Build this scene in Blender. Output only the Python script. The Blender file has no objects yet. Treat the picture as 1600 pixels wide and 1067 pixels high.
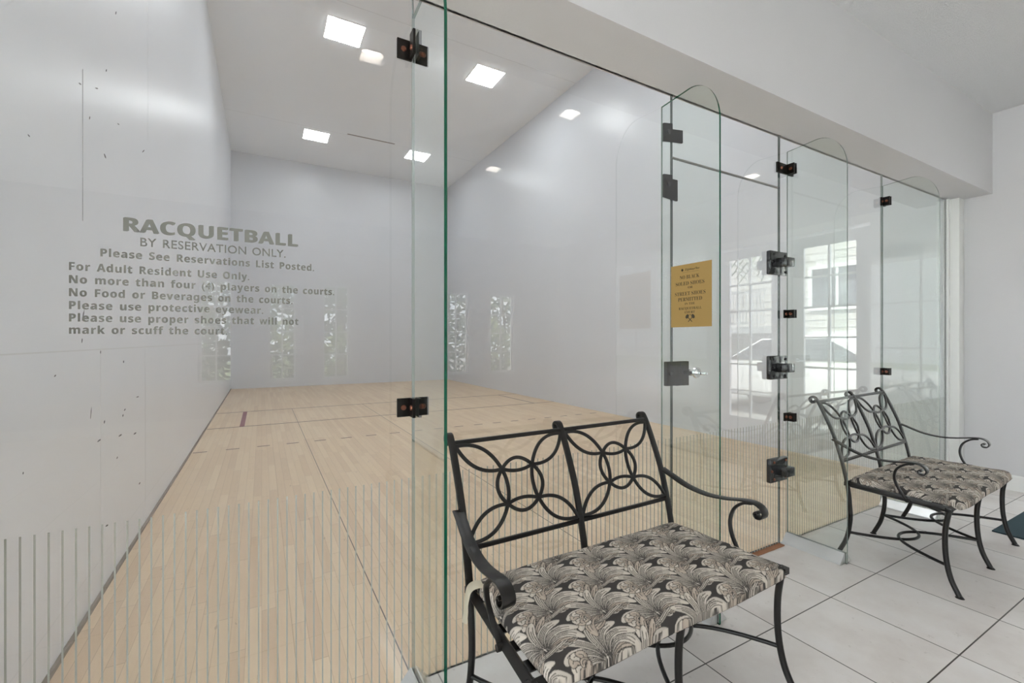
import bpy, bmesh, math, random
import numpy as np
from mathutils import Vector, Matrix
PI = math.pi
random.seed(7)
SC = bpy.context.scene
COL = SC.collection

# ------------------------------------------------------------------ camera, sky, exposure
cam = bpy.data.cameras.new('camera')
cam.sensor_width = 36.0
cam.lens = 700.96 / 1600 * 36.0
cam.shift_y = -1.42 / 1600
cam.clip_start = 0.02
camo = bpy.data.objects.new('camera', cam)
COL.objects.link(camo)
camo.location = (0, 0, 1.23)
camo.rotation_euler = (PI / 2, 0, -math.radians(29.172))
SC.camera = camo

world = bpy.data.worlds.new('sky')
SC.world = world
world.use_nodes = True
wn = world.node_tree.nodes
bg = wn['Background']
bg.inputs['Color'].default_value = (0.90, 0.95, 1.0, 1)
bg.inputs['Strength'].default_value = 3.6
sun = bpy.data.lights.new('sun', 'SUN'); sun.energy = 9; sun.angle = .02; sun.color = (1, .96, .9)
suno = bpy.data.objects.new('sun', sun); COL.objects.link(suno)
suno.rotation_euler = Vector((.50, .10, -.86)).to_track_quat('-Z', 'Y').to_euler()

SC.view_settings.view_transform = 'Standard'
SC.view_settings.look = 'None'
SC.view_settings.gamma = 1
SC.view_settings.exposure = 0.78
SC.cycles.use_denoising = True
SC.cycles.transparent_max_bounces = 32
SC.cycles.max_bounces = 10
SC.cycles.diffuse_bounces = 6

PANEL_EMIT = 20.0      # court ceiling panels
CAN_EMIT = 14.0        # recessed lobby downlights

# ------------------------------------------------------------------ measures (metres)
G = 1.5872             # plane of the glass wall
XL, XR, D, HC = -0.681, 5.138, 13.385, 6.05
S = 2.471              # beam soffit
YB = 1.3316            # beam front
XW, HL = 5.393, 3.147  # lobby right wall, lobby ceiling
YBACK, XLOB = -4.5, -3.0

# ------------------------------------------------------------------ materials
def lin(c):
    return tuple((x / 12.92 if x <= .04045 else ((x + .055) / 1.055) ** 2.4) for x in (v / 255 for v in c))

def mat(name, rgb, rough=.5, metal=0, spec=.5, emit=None, estr=0):
    m = bpy.data.materials.new(name)
    m.use_nodes = True
    b = m.node_tree.nodes['Principled BSDF']
    b.inputs['Base Color'].default_value = (*rgb, 1)
    b.inputs['Roughness'].default_value = rough
    b.inputs['Metallic'].default_value = metal
    b.inputs['Specular IOR Level'].default_value = spec
    if emit:
        b.inputs['Emission Color'].default_value = (*emit, 1)
        b.inputs['Emission Strength'].default_value = estr
    return m

class NT:
    """small helper for node materials"""
    def __init__(s, m):
        s.t = m.node_tree; s.n = s.t.nodes; s.l = s.t.links
    def new(s, typ, **k):
        n = s.n.new(typ)
        for a, v in k.items(): setattr(n, a, v)
        return n
    def link(s, a, b): s.l.new(a, b)
    def math(s, op, a, b=None, c=None):
        n = s.new('ShaderNodeMath', operation=op)
        for i, v in enumerate((a, b, c)):
            if v is None: continue
            if isinstance(v, (int, float)): n.inputs[i].default_value = v
            else: s.link(v, n.inputs[i])
        return n.outputs[0]
    def mix(s, f, a, b):
        n = s.new('ShaderNodeMix', data_type='RGBA')
        for i, v in ((0, f), (6, a), (7, b)):
            if isinstance(v, (int, float)): n.inputs[i].default_value = v
            elif isinstance(v, tuple): n.inputs[i].default_value = (*v, 1)
            else: s.link(v, n.inputs[i])
        return n.outputs[2]
    def noise(s, vec, scale, detail=3, rough=.5):
        n = s.new('ShaderNodeTexNoise')
        n.inputs['Scale'].default_value = scale; n.inputs['Detail'].default_value = detail
        n.inputs['Roughness'].default_value = rough
        if vec is not None: s.link(vec, n.inputs['Vector'])
        return n.outputs['Fac']
    def ramp(s, f, stops):
        n = s.new('ShaderNodeValToRGB')
        e = n.color_ramp.elements
        while len(e) < len(stops): e.new(.5)
        for q, (p, c) in zip(e, stops): q.position = p; q.color = (*c, 1)
        s.link(f, n.inputs[0]); return n.outputs[0]
    def bump(s, h, strength, dist, bsdf):
        n = s.new('ShaderNodeBump')
        n.inputs['Strength'].default_value = strength; n.inputs['Distance'].default_value = dist
        s.link(h, n.inputs['Height']); s.link(n.outputs[0], bsdf.inputs['Normal'])

def painted(name, rgb, rough, bump=.05, scale=60, spec=.5):
    m = mat(name, rgb, rough, spec=spec)
    t = NT(m); b = t.n['Principled BSDF']
    g = t.new('ShaderNodeTexCoord')
    f = t.noise(g.outputs['Object'], 1.3, 4)
    c = t.mix(f, tuple(x * .97 for x in rgb), tuple(min(1, x * 1.03) for x in rgb))
    t.link(c, b.inputs['Base Color'])
    h = t.noise(g.outputs['Object'], scale, 2)
    t.bump(h, bump, .01, b)
    return m

def glass_mat(name, tint):
    m = bpy.data.materials.new(name); m.use_nodes = True
    t = NT(m); t.n.remove(t.n['Principled BSDF'])
    out = t.n['Material Output']
    geo = t.new('ShaderNodeNewGeometry')
    fr = t.new('ShaderNodeFresnel'); fr.inputs['IOR'].default_value = 1.5
    f = fr.outputs[0]
    slab = t.math('DIVIDE', t.math('MULTIPLY', f, 2.0), t.math('ADD', f, 1.0))   # both faces of the pane
    front = t.math('SUBTRACT', 1.0, geo.outputs['Backfacing'])
    fac = t.math('MULTIPLY', slab, front)
    tr = t.new('ShaderNodeBsdfTransparent'); tr.inputs[0].default_value = (*tint, 1)
    gl = t.new('ShaderNodeBsdfGlossy'); gl.inputs['Roughness'].default_value = 0.0
    gl.inputs['Color'].default_value = (1, 1, 1, 1)
    mx = t.new('ShaderNodeMixShader')
    t.link(fac, mx.inputs[0]); t.link(tr.outputs[0], mx.inputs[1]); t.link(gl.outputs[0], mx.inputs[2])
    t.link(mx.outputs[0], out.inputs['Surface'])
    return m

M = {}
M['court_wall'] = painted('court_wall_paint', (.715, .735, .775), .33, .03, 25)
M['court_ceiling'] = painted('court_ceiling_paint', (.915, .935, .965), .6, .03, 25)
M['lobby_wall'] = painted('lobby_wall_paint', (.645, .637, .648), .6, .06, 120)
M['trim'] = painted('white_trim_paint', (.82, .82, .80), .4, .02, 40)
M['glass'] = glass_mat('clear_glass', (.985, .992, .988))
M['fin_glass'] = glass_mat('tinted_glass', (.955, .98, .962))
M['edge'] = mat('green_glass_edge', (.004, .085, .045), .12)
M['joint_edge'] = mat('dark_glass_joint', (.03, .05, .045), .25)
M['iron'] = mat('dark_wrought_iron', (.0085, .0072, .0066), .34, spec=.38)
M['bronze'] = mat('dark_bronze', (.008, .0062, .005), .3, spec=.2)
M['bracket'] = mat('matte_black_bracket', (.011, .0095, .0085), .6, spec=.06)
M['hinge'] = mat('polished_black_metal', (.010, .010, .011), .05, spec=.8)
M['bolt'] = mat('copper_bolt', (.20, .075, .045), .35, .7)
M['black_bolt'] = mat('black_bolt', (.012, .012, .013), .3, .3)
M['chrome'] = mat('chrome', (.75, .76, .78), .12, 1)
M['shoe'] = mat('brushed_silver_shoe', (.60, .605, .60), .28, .7)
M['decal'] = mat('grey_green_vinyl', (.36, .37, .325), .7)
M['letters'] = mat('grey_vinyl_letters', (.215, .215, .195), .8, spec=.2)
M['ink'] = mat('dark_brown_ink', (.035, .028, .015), .8)
M['poster'] = mat('mustard_paper', lin((152, 123, 68)), .65)
M['dark_line'] = mat('dark_line', (.16, .12, .10), .6)
M['maroon'] = mat('maroon_line_paint', lin((135, 70, 78)), .5)
M['brown_line'] = mat('brown_line_paint', lin((108, 78, 72)), .5)
M['base_strip'] = mat('weathered_brown_strip', (.24, .20, .16), .7)
M['scuff'] = mat('black_scuff', (.07, .07, .075), .7)
M['seam'] = mat('pale_grey_seam', (.63, .64, .655), .4)
M['sealant'] = mat('grey_sealant', (.55, .55, .54), .6)
M['pale_edge'] = mat('pale_glass_edge', (.20, .25, .23), .15)
M['threshold'] = mat('oak_threshold', lin((150, 100, 66)), .5)
M['strap'] = mat('beige_cloth', lin((196, 186, 166)), .9)
for k_, f_ in (('front', .60), ('middle', 1.2), ('near', 1.2)):
    M['emit_' + k_] = mat('light_diffuser_' + k_, (.9, .9, .9), .5, emit=(.95, .98, 1), estr=PANEL_EMIT * f_)
M['can_emit'] = mat('lamp_glow', (.9, .9, .9), .5, emit=(1, .93, .84), estr=CAN_EMIT)
M['can'] = mat('white_lamp_trim', (.85, .83, .80), .4)
M['white_frame'] = mat('white_frame_paint', (.80, .80, .80), .4)
M['siding'] = mat('cream_siding', (.50, .49, .46), .8)
M['far_white'] = mat('far_white_paint', (.72, .72, .72), .6)
M['dark_pane'] = mat('dark_window_pane', (.05, .06, .07), .08)
M['roof'] = mat('grey_roof', (.25, .24, .23), .8)
M['car_paint'] = mat('white_car_paint', (.80, .80, .80), .2)
M['rubber'] = mat('black_rubber', (.02, .02, .02), .7)
M['bark'] = mat('brown_bark', (.16, .11, .07), .9)
M['leaf'] = mat('green_leaf', (.10, .17, .05), .6)
M['leaf_pale'] = mat('pale_green_leaf', (.22, .28, .08), .6)
M['bounce_pale'] = mat('pale_bounce', (.74, .735, .72), .9)  # kept pale so the added ground bounces light indoors
M['lawn'] = mat('lawn', (.20, .26, .10), .9)
M['asphalt'] = mat('asphalt', (.34, .34, .335), .9)

# popcorn ceiling
m = mat('popcorn_ceiling', (.94, .935, .94), .9); t = NT(m); b = t.n['Principled BSDF']
g = t.new('ShaderNodeTexCoord')
t.bump(t.noise(g.outputs['Object'], 120, 5, .75), 1.0, .012, b)
M['popcorn'] = m

# maple strip floor, boards run along Y
m = mat('maple_boards', (.6, .45, .3), .38); t = NT(m); b = t.n['Principled BSDF']
g = t.new('ShaderNodeTexCoord')
sx = t.new('ShaderNodeSeparateXYZ'); t.link(g.outputs['Object'], sx.inputs[0])
W = .057
u = t.math('DIVIDE', sx.outputs[0], W); iu = t.math('FLOOR', u); fu = t.math('SUBTRACT', u, iu)
wnz = t.new('ShaderNodeTexWhiteNoise', noise_dimensions='1D'); t.link(iu, wnz.inputs['W'])
v = t.math('ADD', t.math('DIVIDE', sx.outputs[1], .85), t.math('MULTIPLY', wnz.outputs['Value'], 7.3))
iv = t.math('FLOOR', v); fv = t.math('SUBTRACT', v, iv)
cb = t.new('ShaderNodeCombineXYZ'); t.link(iu, cb.inputs[0]); t.link(iv, cb.inputs[1])
w2 = t.new('ShaderNodeTexWhiteNoise', noise_dimensions='2D'); t.link(cb.outputs[0], w2.inputs['Vector'])
col = t.ramp(w2.outputs['Value'], [(0, lin((213, 186, 153))), (.35, lin((220, 194, 160))), (.7, lin((226, 203, 170))), (1, lin((217, 191, 157)))])
mp = t.new('ShaderNodeMapping'); mp.inputs['Scale'].default_value = (40, 2.2, 1)
t.link(g.outputs['Object'], mp.inputs[0])
gr = t.noise(mp.outputs[0], 1.6, 5, .6)
col = t.mix(t.math('MULTIPLY', t.math('SUBTRACT', gr, .5), .55), col, lin((170, 128, 90)))
bl = t.noise(g.outputs['Object'], .9, 4, .6)
col = t.mix(t.math('MULTIPLY', bl, .22), col, lin((205, 182, 158)))
gap = t.math('MAXIMUM', t.math('LESS_THAN', fu, .028), t.math('LESS_THAN', fv, .0035))
col = t.mix(t.math('MULTIPLY', gap, .42), col, lin((120, 88, 60)))
# dark heel scuffs
mp2 = t.new('ShaderNodeMapping'); mp2.inputs['Scale'].default_value = (9, 3.0, 1); mp2.inputs['Rotation'].default_value = (0, 0, .35)
t.link(g.outputs['Object'], mp2.inputs[0])
sc_ = t.noise(mp2.outputs[0], 3.3, 2, .4)
scm = t.math('GREATER_THAN', sc_, .745)
col = t.mix(t.math('MULTIPLY', scm, .30), col, lin((110, 90, 76)))
t.link(col, b.inputs['Base Color'])
M['maple'] = m

# lobby porcelain tile
m = mat('pale_floor_tile', (.6, .58, .56), .35); t = NT(m); b = t.n['Principled BSDF']
g = t.new('ShaderNodeTexCoord')
sx = t.new('ShaderNodeSeparateXYZ'); t.link(g.outputs['Object'], sx.inputs[0])
PT = .4532
u = t.math('DIVIDE', t.math('SUBTRACT', sx.outputs[0], 1.929), PT)
v = t.math('DIVIDE', t.math('SUBTRACT', sx.outputs[1], 1.1323), PT)
iu = t.math('FLOOR', t.math('ADD', u, .5)); iv = t.math('FLOOR', t.math('ADD', v, .5))
du = t.math('ABSOLUTE', t.math('SUBTRACT', u, iu)); dv = t.math('ABSOLUTE', t.math('SUBTRACT', v, iv))
gap = t.math('LESS_THAN', t.math('MINIMUM', du, dv), .0055)
cb = t.new('ShaderNodeCombineXYZ'); t.link(t.math('FLOOR', u), cb.inputs[0]); t.link(t.math('FLOOR', v), cb.inputs[1])
w2 = t.new('ShaderNodeTexWhiteNoise', noise_dimensions='2D'); t.link(cb.outputs[0], w2.inputs['Vector'])
ad = t.new('ShaderNodeVectorMath', operation='ADD'); t.link(g.outputs['Object'], ad.inputs[0]); t.link(w2.outputs['Color'], ad.inputs[1])
n1 = t.noise(ad.outputs[0], 3.2, 6, .62)
col = t.ramp(n1, [(.25, lin((200, 192, 187))), (.5, lin((215, 210, 206))), (.75, lin((224, 221, 219)))])
n2 = t.noise(ad.outputs[0], 22, 4, .7)
col = t.mix(t.math('MULTIPLY', t.math('GREATER_THAN', n2, .66), .25), col, lin((160, 150, 142)))
col = t.mix(gap, col, lin((72, 66, 62)))
t.link(col, b.inputs['Base Color'])
M['tile'] = m

# ribbed door mat
m = mat('teal_ribbed_mat', lin((44, 66, 74)), .95); t = NT(m); b = t.n['Principled BSDF']
g = t.new('ShaderNodeTexCoord')
wv = t.new('ShaderNodeTexWave'); wv.inputs['Scale'].default_value = 26; wv.inputs['Distortion'].default_value = 1.5
wv.inputs['Detail'].default_value = 3; t.link(g.outputs['Object'], wv.inputs['Vector'])
t.link(t.mix(wv.outputs['Fac'], lin((30, 48, 56)), lin((58, 84, 92))), b.inputs['Base Color'])
t.bump(wv.outputs['Fac'], .8, .004, b)
M['mat'] = m

# cushion: woven colour comes from the cloth's own pattern
m = mat('leaf_print_cloth', (.5, .5, .5), .85, spec=.2); t = NT(m); b = t.n['Principled BSDF']
at = t.new('ShaderNodeVertexColor'); at.layer_name = 'print'
t.link(at.outputs['Color'], b.inputs['Base Color'])
M['print'] = m

# ------------------------------------------------------------------ mesh helpers
class MB:
    def __init__(s): s.bm = bmesh.new(); s.mi = 0
    def _set(s, n0):
        s.bm.faces.ensure_lookup_table()
        for f in s.bm.faces[n0:]: f.material_index = s.mi
    def box(s, x0, x1, y0, y1, z0, z1, mi=None):
        n0 = len(s.bm.faces)
        v = [s.bm.verts.new((x, y, z)) for z in (z0, z1) for y in (y0, y1) for x in (x0, x1)]
        for q in ((0, 2, 3, 1), (4, 5, 7, 6), (0, 1, 5, 4), (2, 6, 7, 3), (0, 4, 6, 2), (1, 3, 7, 5)):
            s.bm.faces.new([v[i] for i in q])
        if mi is not None: s.mi = mi
        s._set(n0); return s
    def rbox(s, x0, x1, y0, y1, z0, z1, r=.004, seg=2):
        n0 = len(s.bm.faces)
        nv = len(s.bm.verts)
        s.box(x0, x1, y0, y1, z0, z1)
        s.bm.verts.ensure_lookup_table()
        vs = s.bm.verts[nv:]
        es = {e for q in vs for e in q.link_edges}
        bmesh.ops.bevel(s.bm, geom=list(es), offset=r, segments=seg, affect='EDGES', profile=.5)
        s._set(n0); return s
    def quad(s, pts):
        n0 = len(s.bm.faces)
        s.bm.faces.new([s.bm.verts.new(p) for p in pts]); s._set(n0); return s
    def prism(s, poly, axis, a0, a1):
        """poly in the two other axes (in x<y<z order), extruded along axis"""
        n0 = len(s.bm.faces)
        def mk(p, a):
            q = list(p); q.insert(axis, a); return s.bm.verts.new(q)
        A = [mk(p, a0) for p in poly]; B = [mk(p, a1) for p in poly]
        n = len(poly)
        fs = [s.bm.faces.new(A), s.bm.faces.new(list(reversed(B)))]
        for i in range(n):
            fs.append(s.bm.faces.new([A[i], B[i], B[(i + 1) % n], A[(i + 1) % n]]))
        bmesh.ops.recalc_face_normals(s.bm, faces=fs)
        s._set(n0); return s
    def cyl(s, c, axis, r0, r1, L, n=24):
        """frustum from c along +axis"""
        n0 = len(s.bm.faces)
        ax = Vector(axis).normalized(); p = ax.orthogonal().normalized(); q = ax.cross(p)
        c = Vector(c)
        A = [s.bm.verts.new(c + r0 * (math.cos(a) * p + math.sin(a) * q)) for a in [2 * PI * i / n for i in range(n)]]
        B = [s.bm.verts.new(c + L * ax + r1 * (math.cos(a) * p + math.sin(a) * q)) for a in [2 * PI * i / n for i in range(n)]]
        fs = [s.bm.faces.new(A), s.bm.faces.new(B)]
        for i in range(n): fs.append(s.bm.faces.new([A[i], A[(i + 1) % n], B[(i + 1) % n], B[i]]))
        bmesh.ops.recalc_face_normals(s.bm, faces=fs)
        s._set(n0); return s
    def lathe(s, c, prof, n=32):
        """prof: list of (r,z) about vertical axis at c, open surface"""
        n0 = len(s.bm.faces); rings = []
        for r, z in prof:
            rings.append([s.bm.verts.new((c[0] + r * math.cos(2 * PI * i / n), c[1] + r * math.sin(2 * PI * i / n), c[2] + z)) for i in range(n)])
        for a, b_ in zip(rings, rings[1:]):
            for i in range(n): s.bm.faces.new([a[i], a[(i + 1) % n], b_[(i + 1) % n], b_[i]])
        s._set(n0); return s
    def sweep(s, pts, prof, side=None, closed=False, scale=None):
        """sweep a closed 2-D profile along pts; side fixes the first profile axis"""
        n0 = len(s.bm.faces)
        P = [Vector(p) for p in pts]; n = len(P); rings = []
        prev = None
        for i in range(n):
            if closed: T = P[(i + 1) % n] - P[i - 1]
            else: T = P[min(i + 1, n - 1)] - P[max(i - 1, 0)]
            T.normalize()
            if side is not None:
                a = Vector(side); a = (a - T * a.dot(T)).normalized()
            else:
                a = T.orthogonal().normalized() if prev is None else (prev - T * prev.dot(T)).normalized()
            prev = a
            b_ = T.cross(a)
            k = 1 if scale is None else scale[i]
            rings.append([s.bm.verts.new(P[i] + k * (x * a + y * b_)) for x, y in prof])
        m_ = len(prof); fs = []
        for i in range(n if closed else n - 1):
            A = rings[i]; B = rings[(i + 1) % n]
            for j in range(m_): fs.append(s.bm.faces.new([A[j], A[(j + 1) % m_], B[(j + 1) % m_], B[j]]))
        if not closed:
            fs.append(s.bm.faces.new(list(reversed(rings[0])))); fs.append(s.bm.faces.new(rings[-1]))
        bmesh.ops.recalc_face_normals(s.bm, faces=fs)
        s._set(n0); return s
    def build(s, name, mats, parent=None, smooth=False, angle=35):
        me = bpy.data.meshes.new(name)
        s.bm.normal_update(); s.bm.to_mesh(me); s.bm.free()
        for q in (mats if isinstance(mats, (list, tuple)) else [mats]): me.materials.append(q)
        if smooth:
            me.polygons.foreach_set('use_smooth', [True] * len(me.polygons))
            me.set_sharp_from_angle(angle=math.radians(angle))
        return link(name, me, parent)

def link(name, me, parent=None):
    o = bpy.data.objects.new(name, me); COL.objects.link(o)
    if parent: o.parent = parent
    return o

def tag(o, label, cat, group=None):
    o['label'] = label; o['category'] = cat
    if group: o['group'] = group
    return o
def empty(name, loc=(0, 0, 0), rz=0):
    o = bpy.data.objects.new(name, None); COL.objects.link(o)
    o.location = loc; o.rotation_euler = (0, 0, rz); o.empty_display_size = .1
    return o
def struct(o):
    o['kind'] = 'structure'; return o
def copy_tree(o, parent=None):
    c = o.copy(); COL.objects.link(c); c.parent = parent
    for ch in list(o.children): copy_tree(ch, c)
    return c

def circ(r, n=10): return [(r * math.cos(2 * PI * i / n), r * math.sin(2 * PI * i / n)) for i in range(n)]
def rrect(w, h, r=.003):
    o = []
    for cx, cy, a in ((w / 2 - r, h / 2 - r, 0), (-w / 2 + r, h / 2 - r, 90), (-w / 2 + r, -h / 2 + r, 180), (w / 2 - r, -h / 2 + r, 270)):
        for k in (0, 45, 90):
            t_ = math.radians(a + k); o.append((cx + r * math.cos(t_), cy + r * math.sin(t_)))
    return o
def spline(pts, n=8):
    P = [Vector(p) for p in pts]; out = []
    Q = [2 * P[0] - P[1]] + P + [2 * P[-1] - P[-2]]
    for i in range(1, len(Q) - 2):
        a, b_, c, d = Q[i - 1], Q[i], Q[i + 1], Q[i + 2]
        for k in range(n):
            t_ = k / n
            out.append(.5 * ((2 * b_) + (c - a) * t_ + (2 * a - 5 * b_ + 4 * c - d) * t_ ** 2 + (3 * b_ - a - 3 * c + d) * t_ ** 3))
    out.append(P[-1]); return out

F1 = dict(sb=(0x1D400, 0x1D41A), bs=(0x1D5D4, 0x1D5EE))
SCRIPT = {'L': '\u2112', 'C': '\U0001D49E', 'e': '\u212F', 'g': '\u210A', 'o': '\u2134'}
def restyle(s, style):
    if style == 'script':
        return ''.join(SCRIPT.get(c) or (chr(0x1D4B6 + ord(c) - 97) if c.islower() else c) for c in s)
    if style not in F1: return s
    up, lo = F1[style]
    return ''.join(chr(up + ord(c) - 65) if c.isascii() and c.isupper() else chr(lo + ord(c) - 97) if c.isascii() and c.islower() else c for c in s)
def text_mesh(s, style=None, offset=0, spacing=1.0, word=1.0, extrude=.0):
    cu = bpy.data.curves.new('txt', 'FONT'); cu.body = restyle(s, style); cu.size = 1; cu.offset = offset
    cu.space_character = spacing; cu.space_word = word; cu.resolution_u = 4
    o = bpy.data.objects.new('txt', cu); COL.objects.link(o)
    bpy.context.view_layer.update()
    me = bpy.data.meshes.new_from_object(o.evaluated_get(bpy.context.evaluated_depsgraph_get()))
    bpy.data.objects.remove(o)
    return me
def place_text(name, s, origin, xdir, width, cap, mats, parent, style=None, offset=0, spacing=1.0, word=1.0, lift=.0006, fat=0):
    """baseline-left at origin, running along xdir, cap height cap; a thin raised sheet"""
    me = text_mesh(s, style, offset, spacing, word)
    cap_me = text_mesh('H', style, offset)
    ch = max(v.co.y for v in cap_me.vertices)
    xs = [v.co.x for v in me.vertices]; x0, x1 = min(xs), max(xs)
    X = Vector(xdir); Z = Vector((0, 0, 1)); N = X.cross(Z)
    O = Vector(origin)
    bm = bmesh.new(); bm.from_mesh(me)
    if fat:
        base = bm.faces[:]
        for dx, dy, dz in ((-fat, -fat * .5, .0002), (fat, fat * .5, .0004)):
            geo_ = bmesh.ops.duplicate(bm, geom=base)['geom']
            for v in geo_:
                if isinstance(v, bmesh.types.BMVert): v.co.x += dx; v.co.y += dy; v.co.z += dz
    for v in bm.verts:
        v.co = O + X * ((v.co.x - x0) / (x1 - x0) * width) + Z * (v.co.y / ch * cap) + N * v.co.z
    ret = bmesh.ops.extrude_face_region(bm, geom=bm.faces[:])
    for e in ret['geom']:
        if isinstance(e, bmesh.types.BMVert): e.co += N * lift
    bmesh.ops.recalc_face_normals(bm, faces=bm.faces[:])
    m2 = bpy.data.meshes.new(name); bm.to_mesh(m2); bm.free(); m2.materials.append(mats)
    return link(name, m2, parent)

# ------------------------------------------------------------------ the room shell
def wall_with_holes(name, axis, a0, a1, b0, b1, z0, z1, holes, m_):
    """axis 0: slab between x=a0..a1 running in y; axis 1: slab between y=a0..a1 running in x. holes: (b0,b1,z0,z1)"""
    mb = MB()
    def bx(p, q, r, s_):
        if q - p < 1e-5 or s_ - r < 1e-5: return
        if axis == 0: mb.box(a0, a1, p, q, r, s_)
        else: mb.box(p, q, a0, a1, r, s_)
    cur = b0
    for h0, h1, hz0, hz1 in sorted(holes):
        bx(cur, h0, z0, z1); bx(h0, h1, z0, hz0); bx(h0, h1, hz1, z1); cur = h1
    bx(cur, b1, z0, z1)
    return struct(mb.build(name, m_))

struct(MB().box(XLOB - .15, XW + .15, YBACK - .15, G + .005, -.12, 0).build('floor', M['tile']))
fc = struct(MB().box(XL - .15, XW + .15, G + .005, D + .15, -.12, 0).build('floor_court', M['maple']))
CANS = [(.65, .048), (2.283, .078), (2.264, -1.324), (5.00, -.05), (-1.9, .05), (-1.9, -1.324)]  # last two are extra fill lamps, out of view
mb = MB()
xs_ = sorted({XLOB - .15, XW + .15} | {c_[0] + d_ for c_ in CANS for d_ in (-.07, .07)})
ys_ = sorted({YBACK - .15, YB} | {c_[1] + d_ for c_ in CANS for d_ in (-.07, .07)})
for x0_, x1_ in zip(xs_, xs_[1:]):
    for y0_, y1_ in zip(ys_, ys_[1:]):
        if not any(abs((x0_ + x1_) / 2 - c_[0]) < .07 and abs((y0_ + y1_) / 2 - c_[1]) < .07 for c_ in CANS):
            mb.box(x0_, x1_, y0_, y1_, HL, HL + .12)
struct(mb.build('ceiling', M['popcorn']))
cc = struct(MB().box(XL - .15, XW + .15, 1.6, D + .15, HC, HC + .12).build('ceiling_court', M['court_ceiling']))
wl = struct(MB().box(XL - .15, XL, 1.6, D, 0, HC).build('wall_left', M['court_wall']))
wf = struct(MB().box(XL - .15, XW + .15, D, D + .15, 0, HC).build('wall_front', M['court_wall']))
wr = struct(MB().box(XR, XW + .15, 1.6, D, 0, HC).build('wall_right', M['court_wall']))
struct(MB().box(XL, XW, YB, 1.6, S, HC + .12).build('wall_header', M['lobby_wall']))
struct(MB().box(XLOB, XL, YB, 1.6, 0, HC + .12).build('wall_lobby_front', M['lobby_wall']))
FILL_WINS = [(-4.3, -1.75), (-1.45, 1.15)]  # unseen openings added to let more daylight into the lobby
wall_with_holes('wall_lobby_left', 0, XLOB - .15, XLOB, YBACK - .15, 1.6, 0, HL, [(a, b_, .12, 2.95) for a, b_ in FILL_WINS], M['lobby_wall'])
DOORS = [(-.78, .055), (.165, .945)]      # leaf spans in y on the right lobby wall
wall_with_holes('wall_lobby_right', 0, XW, XW + .15, YBACK, 1.6, 0, HL, [(-.80, .965, 0, 2.43)], M['lobby_wall'])
WINS = [(-.78, -.36), (.08, .47), (.84, 1.26), (2.88, 3.36), (3.80, 4.32)]
wall_with_holes('wall_lobby_back', 1, YBACK - .15, YBACK, XLOB, XW + .15, 0, HL, [(a, b_, .62, 2.12) for a, b_ in WINS], M['lobby_wall'])

# white post where the glass ends, dark strip at the left court wall, lobby baseboard, threshold
struct(MB().rbox(5.285, XW, 1.506, 1.6, 0, S, .004).build('trim_1', M['trim'], smooth=True))
struct(MB().box(5.250, 5.285, 1.566, 1.6, 0, S).build('trim_2', M['trim']))
struct(MB().box(XL, XL + .013, 1.6, D, 0, .018).build('baseboard_left', M['base_strip']))
mb = MB().prism([(XW - .014, 0), (XW, 0), (XW, .125), (XW - .008, .125), (XW - .014, .112)], 1, 1.045, 1.506)
struct(mb.build('baseboard_lobby_right', M['trim']))
mb = MB().prism([(YBACK, 0), (YBACK + .014, 0), (YBACK + .014, .112), (YBACK + .008, .125), (YBACK, .125)], 0, XLOB, XW)
struct(mb.build('baseboard_lobby_back', M['trim']))
struct(MB().box(1.815, 2.735, 1.55, 1.592, 0, .006).build('trim_3', M['threshold']))

# painted court lines and floor seams
mb = MB()
mb.box(XL + .018, XR, 7.47, 7.495, 0, .0012); mb.box(XL + .018, XR, 9.005, 9.03, 0, .0012)
mb.build('service_lines', M['brown_line'], fc)
mb = MB(); x = -.657
for i in range(20):
    mb.box(x, min(x + .13, XR), 5.97, 5.995, 0, .0012); x += .306
mb.build('receiving_line', M['brown_line'], fc)
mb = MB(); mb.box(-.275, -.215, 7.497, 9.003, 0, .0012); mb.build('service_box_line', M['maroon'], fc)
mb = MB(); mb.box(4.665, 4.69, 7.497, 9.003, 0, .0012); mb.build('service_box_line', M['brown_line'], fc)
mb = MB()
for sx_, y1 in ((.479, 9.0), (1.705, 9.0)): mb.box(sx_ - .0025, sx_ + .0025, 1.61, y1, 0, .0008)
mb.build('floor_seam', M['dark_line'], fc)
FV, YAW = 700.96, math.radians(29.172)
def on_wall(u_, v_):
    Fx, Fy = math.sin(YAW), math.cos(YAW)
    a = (u_ - 800) / FV
    d = Vector((Fx + a * Fy, Fy - a * Fx, (532.08 - v_) / FV))
    t_ = XL / d.x
    return d * t_ + Vector((0, 0, 1.23))
# panel joints on the court walls and ceiling
mb = MB()
e = .0008
for uj, za, zb in ((227, .02, 1.185), (231, 2.6, 5.9), (157, .02, 1.185)):
    y_ = on_wall(uj, 500).y; mb.box(XL, XL + e, y_ - .0015, y_ + .0015, za, zb)
mb.box(XL, XL + e, 1.62, D, 1.185, 1.19)
mb.build('panel_joint', M['seam'], wl)
mb = MB()
for zz in (1.21, 3.66): mb.box(XL, XR, D - e, D, zz, zz + .004)
mb.build('panel_joint', M['seam'], wf)
mb = MB()
mb.box(XL, XR, 6.75, 6.755, HC - e, HC); mb.box(XL, XR, 11.05, 11.055, HC - e, HC)
mb.build('panel_joint', M['seam'], cc)
mb = MB(); mb.box(1.75, 2.85, 10.99, 11.03, HC - e, HC); mb.build('open_joint', M['dark_line'], cc)

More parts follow.
